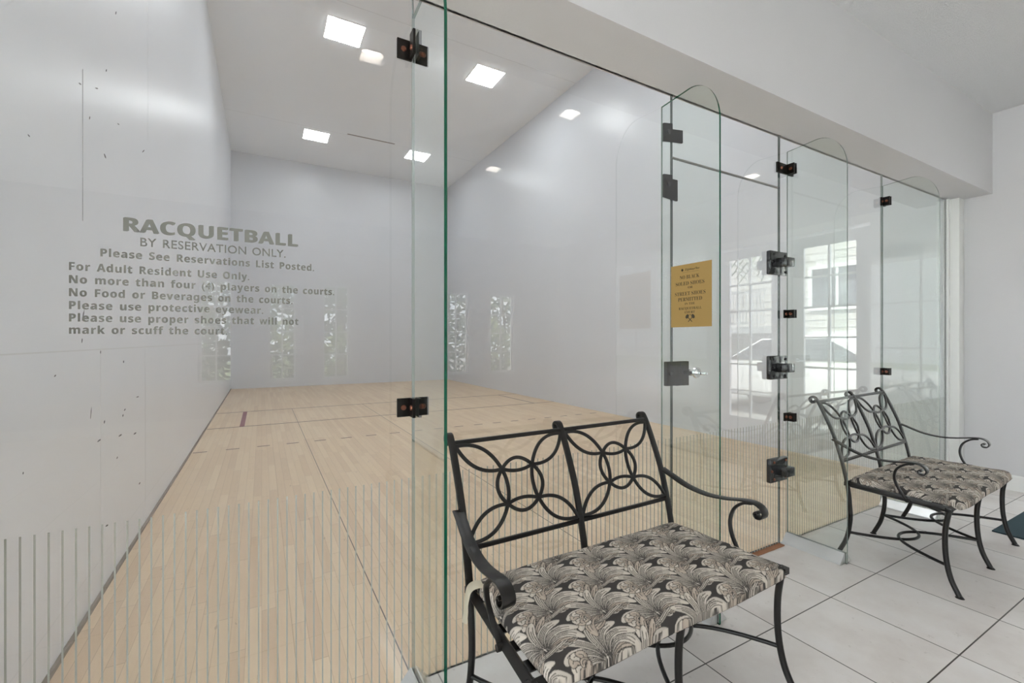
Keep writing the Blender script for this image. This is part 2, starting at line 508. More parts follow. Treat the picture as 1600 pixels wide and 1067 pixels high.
# black ball marks on the left court wall: found where the photograph shows them
mb = MB()
MARKS = [(155, 688, 7, 40, 2.2), (188, 680, 6, 40, 2.2), (211, 677, 5, 40, 2), (163, 659, 5, 80, 1.5), (195, 640, 4, 60, 1.5),
         (192, 649, 4, 80, 1.5), (215, 620, 4, 20, 1.5), (193, 565, 4, 85, 1.5), (218, 755, 4, 60, 1.5), (142, 645, 18, 85, .8),
         (130, 492, 18, 80, 1.6), (128, 532, 7, 85, 1.3), (157, 550, 5, 88, 1.3), (86, 587, 4, 50, 1.6), (164, 244, 8, -70, 1.8),
         (125, 131, 5, -40, 2), (151, 138, 5, -20, 2), (181, 20, 5, 80, 1.6), (224, 236, 5, 50, 1.6), (185, 194, 4, -40, 1.4),
         (167, 821, 5, 40, 2.2), (166, 110, 4, 80, 1.5), (45, 212, 5, -50, 1.6), (140, 184, 5, 80, 1.3), (183, 715, 4, 70, 1.2), (36, 739, 4, 80, 1.2)]
for u_, v_, L_, a_, w_ in MARKS:
    c, s_ = math.cos(math.radians(a_)), -math.sin(math.radians(a_))
    h, w_ = L_ / 2, w_ / 2
    pts = [on_wall(u_ + x_ * c - y_ * s_, v_ + x_ * s_ + y_ * c) for x_, y_ in ((-h, -w_ * .5), (h * .3, -w_), (h, 0), (h * .3, w_), (-h, w_ * .5))]
    ps = [(p.y, p.z) for p in pts]
    mb.prism(ps, 0, XL, XL + .0008)
mb.build('ball_marks', M['scuff'], wl)
mb = MB()
for v0_, v1_ in ((108, 275), (276, 300), (300, 345)):
    p, q = on_wall(129, v0_), on_wall(129, v1_)
    mb.box(XL, XL + .0008, p.y - .0014, p.y + .0014, min(p.z, q.z), max(p.z, q.z))
mb.build('open_joint', M['scuff'], wl)

# ------------------------------------------------------------------ glass wall
def pane(name, x0, x1, z0, z1, parent=None, y0=G - .006, y1=G + .006):
    mb = MB(); mb.box(x0, x1, y0, y1, z0, z1)
    mb.bm.faces.ensure_lookup_table()
    for f in mb.bm.faces:
        q = f.calc_center_median()
        f.material_index = 0 if abs(q.y - (y0 + y1) / 2) > .004 else 1 if abs(q.z - (z0 + z1) / 2) < .01 else 2
        if f.material_index == 1 and (q.x < 1 or q.x > 3): f.material_index = 3
    return mb.build(name, [M['glass'], M['joint_edge'], M['sealant'] if z1 > 2.4 else M['joint_edge'], M['pale_edge']], parent)
def stripes(x0, x1, parent):
    mb = MB(); k0 = math.ceil((x0 + .012 + .554) / .026)
    x = -.554 + .026 * k0
    while x < x1 - .01:
        mb.box(x - .0021, x + .0021, G - .0066, G - .006, .002, .7385); x += .026
    mb.build('safety_stripes', M['decal'], parent)

gp = tag(pane('glass_partition', XL, .4745, 0, S), 'leftmost clear glass wall panel, printed with the grey court rules', 'glass panel')
stripes(XL, .4745, gp)
LINES = [('RACQUETBALL', -.327, .100, 1.529, .0366, 'bs', .012, 1.05, 1), ('BY RESERVATION ONLY.', -.292, .066, 1.491, .0232, None, .012, 1.05, 1.3),
         ('Please See Reservations List Posted.', -.375, .148, 1.455, .0205, None, .021, 1.12, 1.5),
         ('For Adult Resident Use Only.', -.437, -.033, 1.414, .0205, None, .021, 1.12, 1.5),
         ('No more than four (4) players on the courts.', -.437, .209, 1.380, .0205, None, .021, 1.12, 1.5),
         ('No Food or Beverages on the courts.', -.437, .085, 1.346, .0205, None, .021, 1.12, 1.5),
         ('Please use protective eyewear.', -.437, .004, 1.3125, .0205, None, .021, 1.12, 1.5),
         ('Please use proper shoes that will not', -.437, .102, 1.280, .0205, None, .021, 1.12, 1.5),
         ('mark or scuff the court.', -.437, -.09, 1.248, .0205, None, .021, 1.12, 1.5)]
for s_, x0, x1, z, cap, st, off, sp, wd in LINES:
    ft, off = (.030, 0) if st else (.004, .006) if s_.startswith('BY') else (.018, 0)
    if not s_.startswith('BY'): st = 'bs'
    place_text('lettering', s_, (x0, G - .006, z), (1, 0, 0), x1 - x0, cap, M['letters'], gp, st, off, sp, wd, fat=ft)

p2 = tag(pane('glass_partition', .4775, 1.8065, 0, S), 'tall clear glass wall panel behind the nearer bench, left of the door', 'glass panel'); stripes(.4775, 1.8065, p2)
tag(pane('glass_partition', 1.8095, 2.7385, 2.158, S), 'short clear glass panel above the glass door', 'glass panel')
p4 = tag(pane('glass_partition', 2.7415, 4.057, 0, S), 'tall clear glass wall panel just right of the door hinges', 'glass panel'); stripes(2.7415, 4.057, p4)
p5 = tag(pane('glass_partition', 4.060, 5.250, 0, S), 'rightmost clear glass wall panel next to the white post', 'glass panel'); stripes(4.06, 5.25, p5)

door = tag(empty('glass_door', (0, 0, 0)), 'clear frameless glass door with three black hinges and a chrome lock', 'door')
dp = pane('door_pane', 1.811, 2.737, .008, 2.151, door)
stripes(1.811, 2.737, door)
def hinge(z):
    mb = MB(); mb.rbox(2.600, 2.775, 1.553, 1.581, z - .070, z + .070, .006)
    h = mb.build('hinge', M['hinge'], door, True)
    mb = MB(); mb.rbox(2.655, 2.735, 1.490, 1.553, z - .026, z + .026, .004)
    mb.build('hinge_knuckle', M['hinge'], h, True)
    for bx_, bz in ((2.635, .05), (2.755, .05), (2.612, 0), (2.635, -.05), (2.755, -.05)):
        mb = MB(); mb.cyl((bx_, 1.553, z + bz), (0, -1, 0), .0085, .006, .005, 12)
        mb.build('hinge_bolt', M['bolt'] if z < .8 else M['black_bolt'], h, True)
for z in (1.690, 1.070, .462): hinge(z)
# lock: bracket, barrel, rose and flat thumb turn
mb = MB(); mb.rbox(1.746, 1.815, 1.560, 1.580, 1.005, 1.125, .002)
pr = [(1.815, 1.580), (1.815, 1.560), (1.835, 1.562), (1.855, 1.566), (1.875, 1.556), (1.895, 1.552), (1.899, 1.556), (1.899, 1.580)]
mb.prism(pr, 2, 1.003, 1.125)
lk = mb.build('lock_bracket', M['bracket'], door, True)
mb = MB(); mb.cyl((1.772, 1.560, 1.066), (0, -1, 0), .010, .009, .006, 16); mb.build('lock_bolt', M['black_bolt'], lk, True)
mb = MB(); mb.cyl((1.876, 1.556, 1.070), (0, -1, 0), .0155, .0155, .062, 24)
lb = mb.build('lock_barrel', M['chrome'], door, True)
mb = MB(); mb.cyl((1.876, 1.494, 1.072), (0, -1, 0), .028, .026, .010, 32); mb.cyl((1.876, 1.484, 1.072), (0, -1, 0), .018, .014, .006, 24)
mb.build('lock_rose', M['chrome'], lb, True)
mb = MB(); mb.rbox(1.868, 1.884, 1.432, 1.480, 1.062, 1.078, .003); mb.build('thumb_turn', M['chrome'], lb, True)

# fins standing out from the glass wall
def fin_outline():
    y0, y1, zt, r = G - .008, 1.256, 2.398, .155
    pts = [(y0, .001), (y0, zt - .012)]
    n = 14
    for k in range(n + 1):
        a = PI / 2 * k / n
        pts.append((y1 + r * (1 - math.sin(a)), zt - r * 1.35 * (1 - math.cos(a))))
    pts.append((y1, .001))
    return pts
def fin_faces(mb):
    for f in mb.bm.faces: f.material_index = 0 if len(f.verts) > 4 else 2 if f.calc_center_median().y > -.02 else 1
def fin(x, label, left_w=(.06, .06), clamps=((2.262, .070), (.993, .066)), far_hinge=False):
    o = tag(empty('glass_fin', (x, G, 0)), label, 'glass fin', 'glass fins bracing the glass wall')
    mb = MB(); mb.prism([(a - G, b_) for a, b_ in fin_outline()], 0, -.005, .005)
    mb.bm.faces.ensure_lookup_table()
    fin_faces(mb)
    mb.build('fin_pane', [M['fin_glass'], M['edge'] if x < 2 else M['pale_edge'], M['pale_edge']], o)
    for sg in (-1, 1):
        mb = MB()
        pts = [(sg * .0065, .002), (sg * .057, .002), (sg * .054, .010), (sg * .012, .058), (sg * .0065, .058)]
        mb.prism([(p, q) for p, q in pts], 1, -.0065, -.322)
        mb.build('base_shoe', M['shoe'], o)
    for (z, hgt), lw in zip(clamps, left_w):
        for sg in (-1, 1):
            w_ = lw if sg < 0 else .055
            if sg > 0 and lw <= .045: w_ = .03
            mb = MB()
            y_f = -.006
            a0, a1 = (sg * .0065, sg * w_) if sg > 0 else (sg * w_, sg * .0065)
            mb.rbox(a0, a1, y_f - .010, y_f, z - hgt / 2, z + hgt / 2, .002)
            f0, f1 = (.0065, .0155) if sg > 0 else (-.0155, -.0065)
            up = .022 if z > 2.2 and lw == .06 else 0
            mb.rbox(f0, f1, -.056, y_f - .010, z - hgt / 2 + up * .3, z + hgt / 2 + up, .002)
            c = mb.build('clamp', M['bronze'], o, True)
            mb = MB(); mb.cyl((sg * w_ * .62, y_f - .010, z), (0, -1, 0), .010, .007, .005, 14)
            mb.build('clamp_bolt', M['bolt'], c, True); mb = MB(); mb.cyl((f1 if sg > 0 else f0, -.036, z), (sg, 0, 0), .010, .007, .005, 14)
            mb.build('clamp_bolt', M['bolt'], c, True)
    return o
fin(.476, 'nearest glass fin with a green edge, left of the nearer bench')
f2 = tag(empty('glass_fin', (1.732, G, 0)), 'glass fin behind the nearer bench, with the mustard notice stuck on it', 'glass fin', 'glass fins bracing the glass wall')
mb = MB(); mb.prism([(a - G, b_) for a, b_ in fin_outline()], 0, -.005, .005); mb.bm.faces.ensure_lookup_table()
fin_faces(mb)
mb.build('fin_pane', [M['fin_glass'], M['edge'], M['pale_edge']], f2)
for sg in (-1, 1):
    mb = MB(); mb.prism([(sg * .0065, .002), (sg * .057, .002), (sg * .054, .010), (sg * .012, .058), (sg * .0065, .058)], 1, -.0065, -.322)
    mb.build('base_shoe', M['shoe'], f2)
mb = MB(); mb.prism([(.0065, 2.218), (.0065, 2.308), (.068, 2.318), (.068, 2.290), (.142, 2.300), (.142, 2.236), (.068, 2.228)], 1, -.016, -.0065)
c = mb.build('clamp', M['bracket'], f2); mb = MB(); mb.cyl((.038, -.016, 2.270), (0, -1, 0), .012, .010, .007, 16); mb.build('clamp_bolt', M['black_bolt'], c, True)
mb = MB(); mb.prism([(.0065, 1.942), (.0065, 2.055), (.066, 2.060), (.066, 2.040), (.104, 2.040), (.104, 1.935)], 1, -.016, -.0065)
c = mb.build('clamp', M['bracket'], f2); mb = MB(); mb.cyl((.038, -.016, 2.010), (0, -1, 0), .012, .010, .007, 16); mb.build('clamp_bolt', M['black_bolt'], c, True)
fin(2.815, 'glass fin beside the door hinges, third one from the left', (.118, .040, .040), ((2.273, .062), (1.392, .050), (.765, .050)))
fin(4.060, 'glass fin furthest to the right, behind the second bench', (.040, .040), ((2.266, .062), (1.000, .052)))

# ------------------------------------------------------------------ the mustard notice on the second fin
poster = tag(empty('notice', (1.7255, 1.5155, 1.293)), 'mustard paper notice forbidding black soled or street shoes', 'notice')
PW, PH = .224, .292
mb = MB(); mb.box(-.0006, 0, -PW, 0, 0, PH); mb.build('paper', M['poster'], poster)
PT_ = [('NO BLACK', .052, .108, .2245, .0165, 'sb'), ('SOLED SHOES', .028, .158, .195, .0165, 'sb'), ('OR', .098, .026, .1785, .010, 'sb'),
       ('STREET SHOES', .024, .168, .1475, .0165, 'sb'), ('PERMITTED', .042, .132, .121, .0165, 'sb'), ('IN THE', .080, .056, .1035, .010, 'sb'),
       ('RACQUETBALL', .046, .126, .081, .0115, 'sb'), ('COURT', .080, .056, .0635, .0105, 'sb'), ('Lighthouse Cove', .082, .078, .263, .010, 'script')]
for s_, x0, w_, z, cap, st in PT_:
    place_text('lettering', s_, (-.0006, -x0, z), (0, -1, 0), w_, cap, M['ink'], poster, st, -.012 if st == 'sb' else .004, 1.0, 1.0, .0004)
mb = MB()
def disc(mb, y, z, ry, rz, rot=0, n=18, x0=-.0010, x1=-.0006):
    c, s_ = math.cos(rot), math.sin(rot)
    mb.prism([(y + ry * math.cos(a) * c - rz * math.sin(a) * s_, z + ry * math.cos(a) * s_ + rz * math.sin(a) * c) for a in [2 * PI * i / n for i in range(n)]], 0, x0, x1)
for k in range(7):
    a = 2 * PI * k / 7; disc(mb, -.066 + .003 * math.cos(a), .267 + .003 * math.sin(a), .0045, .0016, a, 10)
disc(mb, -.066, .267, .004, .004, 0)
mb.box(-.0010, -.0006, -.156, -.066, .2545, .2552)
mb.build('emblem', M['ink'], poster)
mb = MB()
disc(mb, -.094, .049, .008, .011, .7); disc(mb, -.126, .049, .008, .011, -.7); disc(mb, -.110, .056, .0025, .0025)
for a, b_ in (((-.100, .043), (-.121, .024)), ((-.120, .043), (-.099, .024))):
    d = Vector((b_[0] - a[0], b_[1] - a[1])).normalized(); n_ = Vector((-d.y, d.x)) * .0016
    mb.prism([(a[0] + n_.x, a[1] + n_.y), (b_[0] + n_.x, b_[1] + n_.y), (b_[0] - n_.x, b_[1] - n_.y), (a[0] - n_.x, a[1] - n_.y)], 0, -.0010, -.0006)
mb.build('crossed_racquets', M['ink'], poster)

# ------------------------------------------------------------------ lamps
def light_panel(x, y, label):
    row = 'front' if y > 10 else 'middle' if y > 5 else 'near'
    o = tag(empty('ceiling_light', (x, y, HC)), label, 'ceiling light', 'square light panels in the court ceiling')
    mb = MB(); s_ = .275
    for a in ((-s_, s_, -s_, -s_ + .012), (-s_, s_, s_ - .012, s_), (-s_, -s_ + .012, -s_ + .012, s_ - .012), (s_ - .012, s_, -s_ + .012, s_ - .012)):
        mb.box(a[0], a[1], a[2], a[3], -.008, 0)
    mb.build('frame', M['can'], o)
    MB().box(-s_ + .012, s_ - .012, -s_ + .012, s_ - .012, -.013, -.001).build('diffuser', M['emit_' + row], o)
light_panel(1.13, 7.39, 'square court ceiling light at upper left, nearest to the camera')
light_panel(3.56, 7.38, 'square court ceiling light right of the green glass edge')
light_panel(1.12, 11.47, 'square court ceiling light by the front wall, above the word racquetball')
light_panel(3.55, 11.43, 'square court ceiling light by the front wall, behind the first glass fin')
light_panel(1.13, 3.35, 'square court ceiling light just behind the beam, left one')
light_panel(3.56, 3.35, 'square court ceiling light just behind the beam, right one')
def can(x, y, label):
    o = tag(empty('recessed_downlight', (x, y, HL)), label, 'downlight', 'round downlights in the lobby ceiling')
    MB().lathe((0, 0, 0), [(.108, -.001), (.106, -.006), (.094, -.007), (.088, -.002), (.078, .045), (.070, .060)], 40).build('trim_ring', M['can'], o, True)
    MB().lathe((0, 0, 0), [(.072, .058), (.060, .052), (.0, .050)], 40).build('lamp_face', M['can_emit'], o, True)
can(.65, .048, 'round lobby downlight mirrored in the left glass panel')
can(2.283, .078, 'round lobby downlight mirrored high on the right court wall')
can(2.264, -1.324, 'smaller round lobby downlight mirrored lower beside the green glass edge')
can(5.00, -.05, 'round lobby downlight by the entrance doors')
can(-1.9, .05, 'added fill light, a round downlight behind the camera to the left, nearer the glass')  # extra lamp put in to brighten the lobby
can(-1.9, -1.324, 'added fill light, a round downlight behind the camera to the left, further from the glass')  # second lamp put in for lobby fill

# ------------------------------------------------------------------ glazed entrance doors in the right wall
def glazed(parent, axis, plane, a0, a1, z0, z1, nc, nr, stile, rail_t, rail_b, th=.04, mw=.022):
    """frame, muntins and one pane; axis 0: in plane x=plane running in y"""
    def bx(mb, p, q, r, s_, t0, t1):
        if axis == 0: mb.box(plane + t0, plane + t1, p, q, r, s_)
        else: mb.box(p, q, plane + t0, plane + t1, r, s_)
    mb = MB()
    bx(mb, a0, a0 + stile, z0, z1, 0, th); bx(mb, a1 - stile, a1, z0, z1, 0, th)
    bx(mb, a0 + stile, a1 - stile, z0, z0 + rail_b, 0, th); bx(mb, a0 + stile, a1 - stile, z1 - rail_t, z1, 0, th)
    mb.build('frame', M['white_frame'], parent)
    mb = MB(); g0, g1, h0, h1 = a0 + stile, a1 - stile, z0 + rail_b, z1 - rail_t
    for i in range(1, nc): c_ = g0 + (g1 - g0) * i / nc; bx(mb, c_ - mw / 2, c_ + mw / 2, h0, h1, .004, th - .004)
    for j in range(1, nr): c_ = h0 + (h1 - h0) * j / nr; bx(mb, g0, g1, c_ - mw / 2, c_ + mw / 2, .006, th - .006)
    mb.build('muntins', M['white_frame'], parent)
    mb = MB(); bx(mb, g0, g1, h0, h1, th / 2 - .002, th / 2 + .002); mb.build('pane', M['glass'], parent)
for i, (a, b_) in enumerate(((-.79, .0825), (.0825, .955))):
    d = struct(empty('door_%d' % (i + 1)))
    gl = ((-.642, -.081), (.291, .815))[i]
    mb = MB()
    glazed(d, 0, XW + .05, gl[0] - .12, gl[1] + .12, .012, 2.41, 2, 6, .12, .12, .23)
    if i == 0:
        MB().box(XW + .05, XW + .09, a, gl[0] - .12, .012, 2.41).build('side_stile', M['white_frame'], d)
        MB().box(XW + .05, XW + .09, gl[1] + .12, b_ - .001, .012, 2.41).build('side_stile', M['white_frame'], d)
    else:
        MB().box(XW + .05, XW + .09, b_ - .02, b_, .012, 2.41).build('side_stile', M['white_frame'], d)
        MB().box(XW + .05, XW + .09, a + .001, gl[0] - .12, .012, 2.41).build('side_stile', M['white_frame'], d)
        mb = MB(); mb.cyl((XW + .05, gl[0] - .06, 1.0), (-1, 0, 0), .025, .025, .008, 24); mb.cyl((XW + .042, gl[0] - .06, 1.0), (-1, 0, 0), .01, .01, .04, 16)
        mb.rbox(XW - .012, XW + .004, gl[0] - .07, gl[0] + .05, .988, 1.012, .004); mb.build('lever_handle', M['chrome'], d, True)
mb = MB(); mb.box(XW - .015, XW, -.89, -.80, 0, 2.52); mb.box(XW - .015, XW, .965, 1.045, 0, 2.52); mb.box(XW - .015, XW, -.80, .965, 2.43, 2.52)
struct(mb.build('trim_4', M['trim']))
for i, (a, b_) in enumerate(WINS):
    w_ = struct(empty('window_%d' % (i + 1)))
    glazed(w_, 1, YBACK - .09, a, b_, .62, 2.12, 2, 4, .035, .035, .035, .05, .018)
    mb = MB(); mb.box(a - .04, b_ + .04, YBACK, YBACK + .03, .585, .62); mb.build('sill', M['trim'], w_)

for i, (a, b_) in enumerate(FILL_WINS):  # glazing for the added, unseen daylight openings
    w_ = struct(empty('window_%d' % (i + 6)))
    glazed(w_, 0, XLOB - .09, a, b_, .12, 2.95, 3, 3, .05, .05, .05, .05, .03)
mt = tag(MB().rbox(4.108, 5.05, -.55, 1.018, 0, .009, .003).build('door_mat', M['mat']), 'dark teal ribbed mat on the tiles at the right edge of the photo', 'mat')

# ------------------------------------------------------------------ wrought iron bench
HWF, HWR, YF, YR, ZS = .535, .487, -.190, .258, .420      # half widths, front and rear y, seat frame height
POST = spline([(0, y_, z_) for y_, z_ in ((.260, .405), (.272, .47), (.291, .55), (.323, .66), (.364, .76), (.400, .838), (.418, .870), (.431, .886), (.446, .887), (.456, .876), (.452, .861), (.438, .855), (.429, .864))], 8)
def back_y(z):
    best = None
    for p, q in zip(POST, POST[1:]):
        if p.z <= z <= q.z: return p.y + (q.y - p.y) * (z - p.z) / max(1e-6, q.z - p.z)
    return .42
def make_bench():
    o = empty('bench')
    I = M['iron']
    # seat frame: front rail, rear rail, two sides
    mb = MB()
    pr = rrect(.026, .020, .003)
    loop = [(-HWF, YF, ZS - .010), (HWF, YF, ZS - .010), (HWR, YR, ZS - .010), (-HWR, YR, ZS - .010)]
    for a, b_ in zip(loop, loop[1:] + loop[:1]): mb.sweep([a, b_], pr, side=(0, 0, 1) if False else None)
    for c in loop: mb.rbox(c[0] - .0135, c[0] + .0135, c[1] - .0135, c[1] + .0135, ZS - .021, ZS + .001, .003)
    mb.build('seat_frame', I, o, True)
    for k in range(5):
        y = YF + (YR - YF) * (k + .75) / 5.5; hw = HWF + (HWR - HWF) * (y - YF) / (YR - YF) - .006
        MB().box(-hw, hw, y - .020, y + .020, ZS - .012, ZS - .008).build('seat_slat', I, o)
    xs = (-HWR, 0, HWR)
    for x in xs:
        mb = MB(); mb.sweep([(x, p.y, p.z) for p in POST], rrect(.026, .014, .004), side=(1, 0, 0)); mb.build('back_post', I, o, True)
    for x0, x1 in ((-HWR, 0), (0, HWR)):
        for nm, z in (('top_rail', .862), ('bottom_rail', .532)):
            y = back_y(z); mb = MB(); mb.sweep([(x0 + .010, y, z), (x1 - .010, y, z)], rrect(.016, .012, .003), side=(0, 0, 1)); mb.build(nm, I, o, True)
        # interlaced rings: four corner lenses, four short lenses round the middle
        cx, cz = (x0 + x1) / 2, .700
        mb = MB(); prof = rrect(.010, .013, .0025)
        nodes = {(sx_, sz_): (cx + sx_ * .066, cz + sz_ * .057) for sx_ in (-1, 1) for sz_ in (-1, 1)}
        def arc(p, q, bul):
            p, q = Vector(p), Vector(q); d = q - p; n_ = Vector((-d.y, d.x)).normalized()
            pts = []
            for k in range(17):
                t_ = k / 16; w_ = p + d * t_ + n_ * bul * (1 - (2 * t_ - 1) ** 2)
                pts.append((w_.x, back_y(w_.y) - .001, w_.y))
            mb.sweep(pts, prof, side=(0, 1, -.45))
        for (sx_, sz_), nd in nodes.items():
            cor = (cx + sx_ * (HWR / 2 - .012), cz + (.150 if sz_ > 0 else -.152))
            arc(cor, nd, .034); arc(cor, nd, -.034)
        order = [(-1, -1), (1, -1), (1, 1), (-1, 1)]
        for a, b_ in zip(order, order[1:] + order[:1]):
            arc(nodes[a], nodes[b_], -.031); arc(nodes[a], nodes[b_], .012)
        mb.build('back_scrollwork', I, o, True)
    # arms with scroll ends and curled supports
    for sg in (-1, 1):
        xr, xf = sg * (HWR + .013), sg * (HWF + .018)
        def X(y): return xr + (xf - xr) * max(0, min(1, (.32 - y) / .34))
        path = [(.326, .652), (.285, .636), (.205, .605), (.12, .591), (.04, .595), (-.03, .608), (-.075, .611), (-.103, .600), (-.113, .580), (-.105, .562), (-.087, .560), (-.079, .573), (-.087, .582), (-.095, .576)]
        mb = MB(); mb.sweep(spline([(X(y), y, z) for y, z in path], 8), rrect(.040, .006, .002), side=(1, 0, 0))
        a = mb.build('arm', I, o, True)
        xs0 = sg * (HWF - .004)
        sup = [(xs0, -.030, .402), (xs0, -.014, .425), (xs0 + sg * .006, .012, .470), (xf - sg * .008, .022, .516), (xf, .010, .562), (xf, -.026, .594), (xf, -.064, .605)]
        mb = MB(); mb.sweep(spline(sup, 8), rrect(.016, .011, .003), side=(1, 0, 0)); mb.cyl((sg * (HWF - .018), -.029, .408), (sg, 0, 0), .010, .010, .026, 14)
        mb.build('arm_support', I, a, True)
    # legs
    for x, xfoot in ((-HWF + .008, -.006), (0, 0), (HWF - .008, .006)):
        path = spline([(x, YF + .002, ZS - .015), (x, YF + .016, .30), (x, YF + .014, .18), (x + xfoot * .4, YF - .004, .08), (x + xfoot, YF - .036, .006)], 8)
        mb = MB(); mb.sweep(path, circ(.0115, 12)); mb.cyl((x + xfoot, YF - .038, 0), (0, 0, 1), .018, .012, .007, 16)
        mb.build('leg', I, o, True)
    for x in (-HWR, 0, HWR):
        path = spline([(x, YR, ZS - .015), (x, YR - .010, .31), (x, YR - .014, .21), (x, YR + .004, .10), (x, YR + .043, .006)], 8)
        mb = MB(); mb.sweep(path, circ(.0115, 12)); mb.cyl((x, YR + .045, 0), (0, 0, 1), .018, .012, .007, 16)
        mb.build('leg', I, o, True)
    # crossing stretcher hoops
    for sx_ in (-1, 1):
        for yl, apex, xo in ((YF + .008, .085, HWF - .008), (YR - .008, .012, HWR)):
            pts = []
            for k in range(29):
                q = k / 14 - 1                                   # -1 .. 1 across the bay
                x = sx_ * (xo / 2) * (1 + q)
                pts.append((x, yl + (apex - yl) * (1 - abs(q) ** 2.1), .135))
            mb = MB(); mb.sweep(pts, circ(.0075, 10)); mb.build('stretcher', I, o, True)
    return o
bench = make_bench()
GRP = 'wrought iron benches in front of the glass wall'
tag(bench, 'nearer black wrought iron bench beside the green edged glass fin', 'bench', GRP)
bench.location = (1.090, 1.106, 0); bench.rotation_euler.z = math.radians(1.2)
b2 = copy_tree(bench)
tag(b2, 'further black wrought iron bench near the right wall and the mat', 'bench', GRP)
b2.location = (3.424, 1.078, 0); b2.rotation_euler.z = math.radians(2.8); b2.scale = (.982, .985, 1)

# ------------------------------------------------------------------ printed seat cushion
def leaf_tile(N=190):
    """one repeat of the scrolling acanthus print, wrapping in both directions"""
    img = np.empty((N, N, 3)); img[:] = (.047, .042, .040)
    yy, xx = np.mgrid[0:N, 0:N] / N
    cream = np.array((.56, .505, .44)); tan = np.array((.45, .375, .31)); grey = np.array((.20, .18, .16)); dark = np.array((.050, .045, .042))
    def stroke(pts, w0, wm, body, nstr=3, pw=.62):
        P = np.array([tuple(p) for p in spline([(a, b_, 0) for a, b_ in pts], 10)])[:, :2]
        n = len(P); tt = np.linspace(0, 1, n)
        wid = np.where(tt < pw, w0 + (wm - w0) * np.sin(np.minimum(tt / pw, 1) * PI / 2), wm * np.sqrt(np.clip(1 - ((tt - pw) / (1 - pw)) ** 2, 0, 1)) + .004)
        T = np.gradient(P, axis=0); T /= np.linalg.norm(T, axis=1)[:, None] + 1e-9
        best = np.full((N, N), 9.); sd = np.zeros((N, N)); ss = np.zeros((N, N)); wd = np.ones((N, N)) * .01
        for k in range(n):
            dx = xx - P[k, 0]; dy = yy - P[k, 1]; dx -= np.round(dx); dy -= np.round(dy)
            d = np.hypot(dx, dy) / max(wid[k], 1e-4)
            m_ = d < best
            best[m_] = d[m_]; ss[m_] = tt[k]; wd[m_] = wid[k]
            sd[m_] = ((T[k, 0] * dy - T[k, 1] * dx) / max(wid[k], 1e-4))[m_]
        ins = best < 1.0
        c = np.ones((N, N, 3)) * body
        lines = np.zeros((N, N), bool)
        for q in range(nstr):
            o = -.62 + 1.24 * (q + .5) / nstr
            lines |= (np.abs(sd - o) * wd < .0056) & (ss > .10 + .05 * (q % 2)) & (ss < .90 - .12 * (q % 2))
        c[sd > .30] *= .84
        c[(sd < -.35) & (ss < .6)] *= .72
        c[lines] = grey * .42
        c[(1 - best) * wd < .0085] = dark
        img[ins] = c[ins]
    def motif(ox, oy, fl=1):
        q = lambda *a: [(ox + fl * x_, oy + y_) for x_, y_ in a]
        # small filler lobes behind
        for ang, L in ((172, .33), (196, .30), (8, .40), (52, .60), (64, .66), (205, .42)):
            a = math.radians(ang); stroke(q((0, .03), (.5 * L * math.cos(a + .25), .03 + .5 * L * math.sin(a + .25)), (L * math.cos(a), .03 + L * math.sin(a))), .012, .050, tan, 2)
        # long serrated leaf running right
        for k in range(5):
            x_ = .05 + .082 * k
            stroke(q((x_ - .05, -.01), (x_ + .03, .045 + .004 * k), (x_ + .125, .085 - .004 * k)), .014, .040, cream if k % 2 else cream * .92, 2)
            stroke(q((x_ - .05, -.02), (x_ + .03, -.075), (x_ + .12, -.105 + .01 * k)), .014, .038, tan if k % 2 else cream * .9, 2)
        stroke(q((-.40, .06), (-.28, -.055), (-.08, -.085), (.12, -.045), (.32, -.012), (.52, .02)), .010, .036, cream, 2)
        # tall plume lobes, outer ones first
        for ang, L, cu, w_, cl in ((150, .44, 1.0, .066, tan), (26, .42, -.5, .062, tan), (44, .50, -1.0, .066, cream), (134, .48, .85, .068, cream), (60, .54, -.95, .066, cream), (118, .53, .62, .070, cream * .95), (76, .56, -.70, .066, cream * .95), (104, .56, .30, .066, cream), (90, .56, -.30, .060, cream)):
            a = math.radians(ang); pts = []
            for k in range(6):
                r_ = L * k / 5; a2 = a + cu * (k / 5) ** 2
                pts.append((r_ * math.cos(a2), -.03 + r_ * math.sin(a2)))
            stroke(q(*pts), .012, w_, cl, 4 if w_ > .065 else 3, .76)
        # curled scroll with rounded petals on the left
        for k in range(6):
            a = math.radians(235 - 40 * k)
            stroke(q((-.30 + .03 * math.cos(a), .115 + .03 * math.sin(a)), (-.30 + .10 * math.cos(a + .2), .115 + .10 * math.sin(a + .2)), (-.30 + .125 * math.cos(a + .75), .115 + .125 * math.sin(a + .75))), .030, .052, tan if k % 2 else cream, 1)
        stroke(q(*[(-.285 + (.088 - .013 * k) * math.cos(.95 * k - 2.0), .105 + (.088 - .013 * k) * math.sin(.95 * k - 2.0)) for k in range(7)]), .026, .028, tan, 1)
    motif(.40, .10); motif(.90, .60)
    return img
